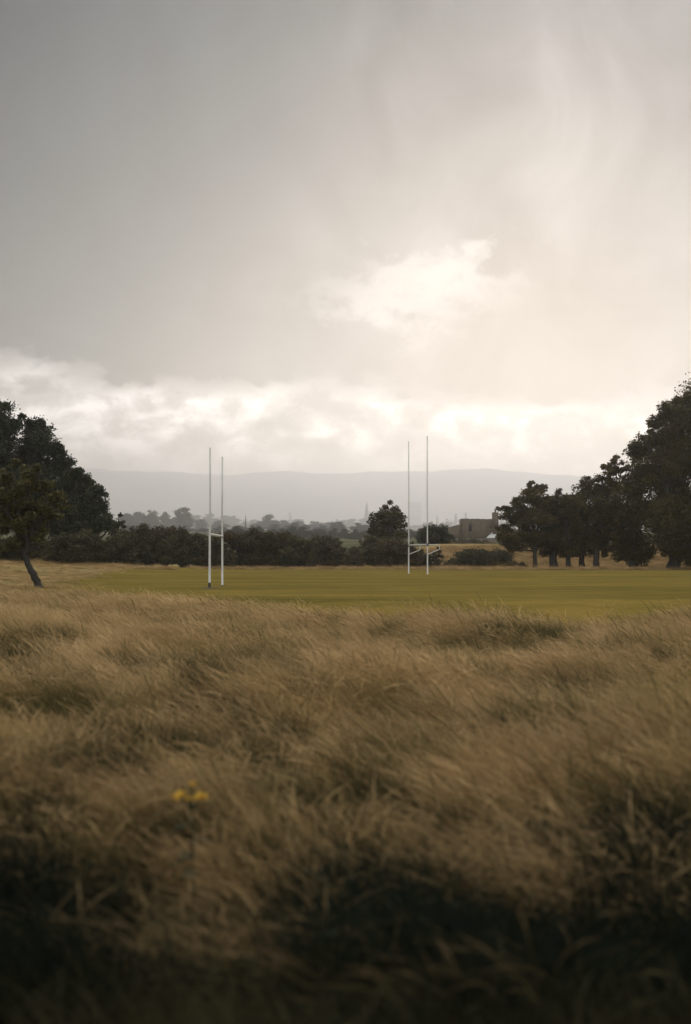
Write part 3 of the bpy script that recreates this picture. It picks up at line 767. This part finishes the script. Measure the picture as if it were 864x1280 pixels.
for a_, b_, c_, d_ in patches:
    D_ = F * (CAM_H - .50) / (b_ + 0.6 * d_ - 698); X_ = (a_ - 432) / F * D_
    rx = c_ / F * D_; ry = np.clip(d_ / (b_ - 698) * D_ * .8, .25, 1.6)
    if c_ > 34 or b_ < 780: cut |= (rng.uniform(0, 1, len(x)) < .6) & (np.abs(x - X_) < rx) & (np.abs(y - D_) < ry); continue
    cut |= (np.abs(x - X_) < rx * 1.05 + .05 * rng.normal(size=len(x))) & (y > D_ - (.6 if D_ < 9 else 1.4)) & (y < D_ + ry)
    n_ = 1 + int(np.clip(ry / rx, 0, 3))
    for q in range(n_):
        wx.append(X_ - .5 * rx * (q - (n_ - 1) / 2)); wy.append(D_ + ry * .7 * (q + .2) / n_); ws.append(np.clip(1.3 * rx / .34, .55, .75 if D_ < 9 else 1.3))
cut |= (np.abs(x - (239 - 432) / F * 6.1) < .28) & (y > 4.9) & (y < 6.25)
x, y = x[~cut], y[~cut]
g = vnoise(x, y, 2.1, .7) + .6 * vnoise(x, y, .7, 3.1) + rng.normal(0, .35, len(x))
kind = np.where(g > .30, 1, 0)
kind = np.where((rng.uniform(0, 1, len(x)) < .004) & (y < 30), 2, kind)
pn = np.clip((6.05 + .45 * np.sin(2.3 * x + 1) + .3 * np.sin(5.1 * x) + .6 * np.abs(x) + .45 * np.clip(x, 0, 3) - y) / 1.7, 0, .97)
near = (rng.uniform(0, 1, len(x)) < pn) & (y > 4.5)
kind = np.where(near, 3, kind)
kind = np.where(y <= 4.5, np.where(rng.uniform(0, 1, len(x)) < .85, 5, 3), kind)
for _ in range(60):                                  # small dark tufts standing in for shadowed hollows over the meadow
    q = math.sqrt(rng.uniform(7.5 ** 2, 26 ** 2)); wx.append(rng.uniform(-1, 1) * .25 * q); wy.append(q); ws.append(rng.uniform(.35, .75))
wx, wy, ws = np.array(wx), np.array(wy), np.array(ws)

def place(sel, hmul):
    n = sel.sum(); X, Y = x[sel], y[sel]
    P = np.stack([X, Y, terrain(X, Y)], 1)
    s = hmul * rng.uniform(.7, 1.25, n) * (1 + .22 * vnoise(X, Y, 1.1, 2.2) + .22 * vnoise(X, Y, 2.9, .9))
    s = s * np.where(Y < 60, np.clip(1 - (Y - edge(X)) / 4, .35, 1), 1)
    wide = 1.0 + .35 * np.clip((Y - 18) / 20, 0, 1)
    S = np.stack([s * wide, s * wide, s], 1)
    return P, S, rng.normal(0, .55, n), rng.normal(0, .17, (n, 2))
place_low = place(kind == 5, 1.25)
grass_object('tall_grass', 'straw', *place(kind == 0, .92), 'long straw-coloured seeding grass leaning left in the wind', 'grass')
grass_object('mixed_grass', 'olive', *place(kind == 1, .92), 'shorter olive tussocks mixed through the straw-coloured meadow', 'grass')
Pw, Sw, Rw, Tw = place(kind == 2, 1.3)
Pw = np.concatenate([Pw, np.stack([wx, wy, terrain(wx, wy)], 1)]); Sw = np.concatenate([Sw, np.stack([ws, ws, np.where(wy < 9, 1.5, 1.9) * rng.uniform(.8, 1.1, len(ws))], 1)])
Rw = np.concatenate([Rw, rng.uniform(-3, 3, len(ws))]); Tw = np.concatenate([Tw, rng.normal(0, .1, (len(ws), 2))])
grass_object('weed_shadow_patches', 'green', Pw, Sw, Rw, Tw, 'dark green weeds and tufts coloured as shadowed hollows between the long grass', 'weeds')
grass_object('shade_band_weeds', 'deep', *place(kind == 3, 1.05), 'band of weeds across the near foreground, coloured very dark to stand in for shade', 'weeds')  # added dark band; its colour makes the sharp foreground shade

grass_object('low_grass', 'low', *place_low, 'short olive grass toned down as shade along the very front', 'grass')

# short rough grass running out over the left of the field
n = 9000
yy = rng.uniform(44, 186, n); xx = -4 - rng.uniform(0, 1, n) ** .8 * (0.27 * yy + 2)
f = vnoise(xx, yy, .28, .4) + .7 * vnoise(xx, yy * .5, .9, 1.9)
lim = np.interp(yy, [44, 60, 80, 120, 186], [-6, -11.5, -15, -20, -24])
kp = (xx < lim + rng.normal(0, 1.2, n)) & (f > -.15 + rng.normal(0, .2, n)) & (xx > -.28 * yy - 2)
x, y = xx[kp], yy[kp]
P, S, R_, T_ = place(np.ones(len(x), bool), .5)
S *= np.array([1.5, 1.5, .8]) * rng.uniform(.5, 1.1, (len(S), 1))
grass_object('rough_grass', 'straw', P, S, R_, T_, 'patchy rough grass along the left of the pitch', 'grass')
# long grass skirting the feet of the hedge and the right wood
n = 2600
xx = rng.uniform(-48, 56, n); yy = np.where(xx < -20, 176, np.where(xx < 10, 199.5, 190)) + rng.normal(0, 1.6, n) - np.where(xx > 10, 2.0, 0)
x, y = xx, yy
P, S, R_, T_ = place(np.ones(n, bool), .9)
S *= np.array([1.6, 1.6, .75])
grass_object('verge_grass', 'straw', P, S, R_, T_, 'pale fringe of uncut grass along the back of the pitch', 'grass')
# tall straw grass over the bank behind the pitch
n = 4500
xx = rng.uniform(6, 75, n); yy = rng.uniform(203, 236, n); x, y = xx, yy
P, S, R_, T_ = place(np.ones(n, bool), 1.0)
S *= np.array([2.2, 2.2, .9]) * rng.uniform(.6, 1.2, (n, 1))
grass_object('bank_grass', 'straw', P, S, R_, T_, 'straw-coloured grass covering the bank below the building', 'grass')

# ------------------------------------------------------------------ ragwort in flower
mY, nt, out = new_mat('yellow_petals')
dd = N(nt, 'ShaderNodeBsdfPrincipled'); nt.links.new(ramp(nt, noise(nt, 60, 3), [(.3, (.62, .33, .005)), (.7, (.80, .50, .01))]), dd.inputs['Base Color']); dd.inputs['Roughness'].default_value = .6
nt.links.new(dd.outputs[0], out.inputs['Surface'])
D = 6.1
pb = at(239, 1040, D); gz = float(terrain(pb[0], D))
rt = empty('ragwort', (pb[0], D, gz), 'yellow-flowered ragwort plant standing in the grass at lower left', 'flower')
o0 = np.array([pb[0], D, gz])
heads = [(222, 993, 8), (229, 990, 5), (250, 994, 8), (257, 995, 4), (241, 979, 3), (236, 997, 3)]
mb = MB(); stem_top = at(239, 1012, D) - o0
mb.tube(bend((0, 0, -.03), stem_top, 6, .03), np.linspace(.006, .004, 6), 8)
tips = []
for px, py, rp in heads:
    c = at(px, py, D) - o0; tips.append((c, rp * D / F))
    mb.tube(bend(stem_top, c, 4, .04), np.linspace(.004, .002, 4), 6)
mb.build('stem', M['stem_green'], rt, smooth=True)
for c, R in tips:
    V, Fq, nv = [], [], 0
    for _ in range(max(8, int(30 * (R / .03) ** 2))):
        a_ = rng.uniform(0, 2 * PI); q = R * math.sqrt(rng.uniform(0, 1))
        cc = c + np.array([q * math.cos(a_), q * math.sin(a_), .25 * R * rng.normal() - .3 * q])
        nr = np.array([rng.normal(0, .4), rng.normal(0, .4), 1]); nr /= np.linalg.norm(nr)
        s = np.cross(nr, [1, 0, 0]); s /= np.linalg.norm(s); b_ = np.cross(nr, s)
        for j in range(9):                       # ray petals
            t = 2 * PI * j / 9
            e = math.cos(t) * s + math.sin(t) * b_; w = -math.sin(t) * s + math.cos(t) * b_
            L = .0095
            V += [cc + w * .0016 + e * .002, cc + e * L + w * .0018 - nr * .001, cc + e * L - w * .0018 - nr * .001, cc - w * .0016 + e * .002]
            Fq.append((nv, nv + 1, nv + 2, nv + 3)); nv += 4
        for j in range(4):                       # centre disc
            t0, t1 = PI * j / 2, PI * (j + 1) / 2
            V += [cc + nr * .003, cc + .0035 * (math.cos(t0) * s + math.sin(t0) * b_), cc + .0035 * (math.cos((t0 + t1) / 2) * s + math.sin((t0 + t1) / 2) * b_) , cc + .0035 * (math.cos(t1) * s + math.sin(t1) * b_)]
            Fq.append((nv, nv + 1, nv + 2, nv + 3)); nv += 4
    mesh_np('flower_head', V, Fq, mY, rt)
for i in range(16):                              # lobed leaves up the stem
    h = rng.uniform(.08, .9); c = stem_top * h; a_ = rng.uniform(0, 2 * PI)
    e = np.array([math.cos(a_), math.sin(a_), .35]); w = np.array([-math.sin(a_), math.cos(a_), 0])
    L = rng.uniform(.06, .12) * (1.1 - .4 * h)
    V, Fq = [], []
    m_ = 9
    for j in range(m_):
        t = j / (m_ - 1); wd = .022 * math.sin(PI * min(1, t + .08)) * (1.0 if j % 2 else .45) + .002
        p_ = c + e * L * t + np.array([0, 0, -.5 * L * t * t])
        V += [p_ - w * wd, p_ + w * wd]
        if j: Fq.append((2 * j - 2, 2 * j - 1, 2 * j + 1, 2 * j))
    mesh_np('leaf', V, Fq, M['stem_green'], rt, smooth=True)

# ------------------------------------------------------------------ haze
hz, nt, out = new_mat('haze_air')
pv = N(nt, 'ShaderNodeVolumePrincipled')
pv.inputs['Color'].default_value = (.985, .978, .985, 1)
pv.inputs['Density'].default_value = 1.5e-4
pv.inputs['Anisotropy'].default_value = 0.8
pv.inputs['Density Attribute'].default_value = ''
nt.links.new(pv.outputs[0], out.inputs['Volume'])
mb = MB(); mb.box((-12500, -60, -1.8), (12500, 18500, 850))
o = mb.build('haze', hz); tag(o, 'thin pale haze filling the valley air', 'haze', kind='stuff')

# ------------------------------------------------------------------ sky
SUN_EL, SUN_AZ = 10.0, 7.2       # degrees; azimuth from straight ahead to the right
w = bpy.data.worlds.new('World'); SC.world = w; w.use_nodes = True
nt = w.node_tree; nt.nodes.clear()
out = N(nt, 'ShaderNodeOutputWorld'); bg = N(nt, 'ShaderNodeBackground'); bg.inputs['Strength'].default_value = 0.1
sky = N(nt, 'ShaderNodeTexSky', sky_type='NISHITA'); sky.sun_disc = False
sky.sun_elevation = math.radians(SUN_EL); sky.sun_rotation = math.radians(SUN_AZ)
tc = N(nt, 'ShaderNodeTexCoord').outputs['Generated']
nm = N(nt, 'ShaderNodeVectorMath', operation='NORMALIZE'); nt.links.new(tc, nm.inputs[0]); d = nm.outputs[0]
sp = N(nt, 'ShaderNodeSeparateXYZ'); nt.links.new(d, sp.inputs[0]); X, Y, Z = sp.outputs
az = math_(nt, 'MULTIPLY', math_(nt, 'ARCTAN2', X, Y), 180 / PI)
el = math_(nt, 'MULTIPLY', math_(nt, 'ARCSINE', Z), 180 / PI)
# noises on the dome
def mapd(sc, rot=(0, 0, 0)):
    mp = N(nt, 'ShaderNodeMapping'); mp.inputs['Scale'].default_value = sc; mp.inputs['Rotation'].default_value = rot
    nt.links.new(d, mp.inputs['Vector']); return mp.outputs[0]
nA = noise(nt, 9.0, 6, .55, mapd((1, 1, 1.6)), .4)             # cumulus texture
nB = noise(nt, 5.0, 4, .5, mapd((2.2, 1, .8), (0, math.radians(-38), 0)), .3)   # slanting streaks of the deck
nC = noise(nt, 30.0, 7, .62, mapd((1, 1, 1.5)), .25)
azn = math_(nt, 'MULTIPLY_ADD', math_(nt, 'SUBTRACT', nA, .5), 6.0, az)
eln = math_(nt, 'MULTIPLY_ADD', math_(nt, 'SUBTRACT', nC, .5), 3.2, math_(nt, 'MULTIPLY_ADD', math_(nt, 'SUBTRACT', nA, .5), 2.4, el))
azn2 = math_(nt, 'MULTIPLY_ADD', math_(nt, 'SUBTRACT', nC, .5), 9.0, azn)
eln2 = math_(nt, 'MULTIPLY_ADD', math_(nt, 'SUBTRACT', nC, .5), 5.0, eln)
def gauss(a0, e0, sa, se, A=az, E=el):
    p = math_(nt, 'POWER', math_(nt, 'ABSOLUTE', math_(nt, 'DIVIDE', math_(nt, 'SUBTRACT', A, a0), sa)), 2)
    q = math_(nt, 'POWER', math_(nt, 'ABSOLUTE', math_(nt, 'DIVIDE', math_(nt, 'SUBTRACT', E, e0), se)), 2)
    return math_(nt, 'EXPONENT', math_(nt, 'MULTIPLY', math_(nt, 'ADD', p, q), -1))
glow = math_(nt, 'MAXIMUM', gauss(8, 9, 14, 14), math_(nt, 'MULTIPLY', gauss(18, 18, 8, 9), .85))
glow = math_(nt, 'MULTIPLY_ADD', math_(nt, 'SUBTRACT', nB, .5), .75, math_(nt, 'MULTIPLY_ADD', math_(nt, 'SUBTRACT', nA, .5), .22, glow), clamp=True)
deck = ramp(nt, glow, [(0.0, (.003, .009, .011)), (0.3, (.022, .029, .030)), (0.6, (.086, .081, .080)), (1.0, (.142, .134, .131))])
nD = noise(nt, 7.0, 6, .6, mapd((1.6, 1, 1.3), (0, math.radians(-30), 0)), .6)
shade = math_(nt, 'MULTIPLY_ADD', math_(nt, 'SUBTRACT', nD, .5), 3.4, 1.0, clamp=False)
shade = math_(nt, 'MAXIMUM', shade, .25)
shc = N(nt, 'ShaderNodeCombineColor')
for i_ in range(3): nt.links.new(shade, shc.inputs[i_])
deck = mixc(nt, 1.0, deck, shc.outputs[0], 'MULTIPLY')
# the whole dome away from the light: plain grey cloud, higher up paler
over = math_(nt, 'DIVIDE', math_(nt, 'SUBTRACT', el, 33), 30, clamp=True)
deck = mixc(nt, over, deck, (1.10, 1.07, 1.02))
back = math_(nt, 'DIVIDE', math_(nt, 'SUBTRACT', math_(nt, 'MULTIPLY', Y, -1), -.35), 1.0, clamp=True)
deck = mixc(nt, back, deck, (.60, .60, .58))
# low bright cumulus under the edge of the deck
edge_el = math_(nt, 'MULTIPLY_ADD', az, -.05, 6.9)
low = math_(nt, 'DIVIDE', math_(nt, 'SUBTRACT', edge_el, eln), .8, clamp=True)
cum = ramp(nt, nC, [(.38, (.25, .234, .224)), (.50, (.48, .45, .428)), (.62, (.98, .935, .90))])
front = math_(nt, 'MULTIPLY', math_(nt, 'ADD', Y, .1), 1.4, clamp=True)
lowfade = math_(nt, 'DIVIDE', math_(nt, 'SUBTRACT', eln, 3.0), 2.2, clamp=True)
cum = mixc(nt, lowfade, (.24, .226, .218), cum)
col = mixc(nt, math_(nt, 'MULTIPLY', low, front), deck, cum)
# the torn opening where the light comes through
hole = math_(nt, 'MULTIPLY', math_(nt, 'SUBTRACT', gauss(2.6, 10.0, 4.4, 1.7, azn2, eln2), .38), 1.3, clamp=True)
col = mixc(nt, math_(nt, 'MULTIPLY', hole, .75), col, (.50, .475, .455))
mul = mixc(nt, 1.0, col, (10, 10, 10), 'MULTIPLY')
fin = mixc(nt, 0.06, mul, sky.outputs[0])
nt.links.new(fin, bg.inputs['Color']); nt.links.new(bg.outputs[0], out.inputs['Surface'])

sl = bpy.data.lights.new('sun', 'SUN'); sl.energy = 0.31; sl.angle = math.radians(28); sl.color = (1, .953, .935)
so = bpy.data.objects.new('sun', sl); COL.objects.link(so)
dirv = Vector((math.sin(math.radians(SUN_AZ)) * math.cos(math.radians(SUN_EL)), math.cos(math.radians(SUN_AZ)) * math.cos(math.radians(SUN_EL)), math.sin(math.radians(SUN_EL))))
so.rotation_euler = dirv.to_track_quat('Z', 'Y').to_euler()

# ------------------------------------------------------------------ camera and render settings
cd = bpy.data.cameras.new('camera'); cam = bpy.data.objects.new('camera', cd); COL.objects.link(cam)
cam.location = (0, 0, CAM_H); cam.rotation_euler = (PI / 2 + PITCH, 0, 0)
cd.sensor_fit = 'VERTICAL'; cd.sensor_height = 36; cd.sensor_width = 24.3; cd.lens = 36 * F / 1280
cd.clip_start = 0.05; cd.clip_end = 40000
cd.dof.use_dof = True; cd.dof.focus_distance = 75; cd.dof.aperture_fstop = 1.8
SC.camera = cam
SC.view_settings.view_transform = 'Standard'; SC.view_settings.look = 'None'
SC.view_settings.exposure = 0.9; SC.view_settings.gamma = 1.0
SC.view_settings.use_curve_mapping = False
SC.render.engine = 'CYCLES'
SC.cycles.use_denoising = True
SC.cycles.max_bounces = 8; SC.cycles.transparent_max_bounces = 8; SC.cycles.volume_bounces = 3
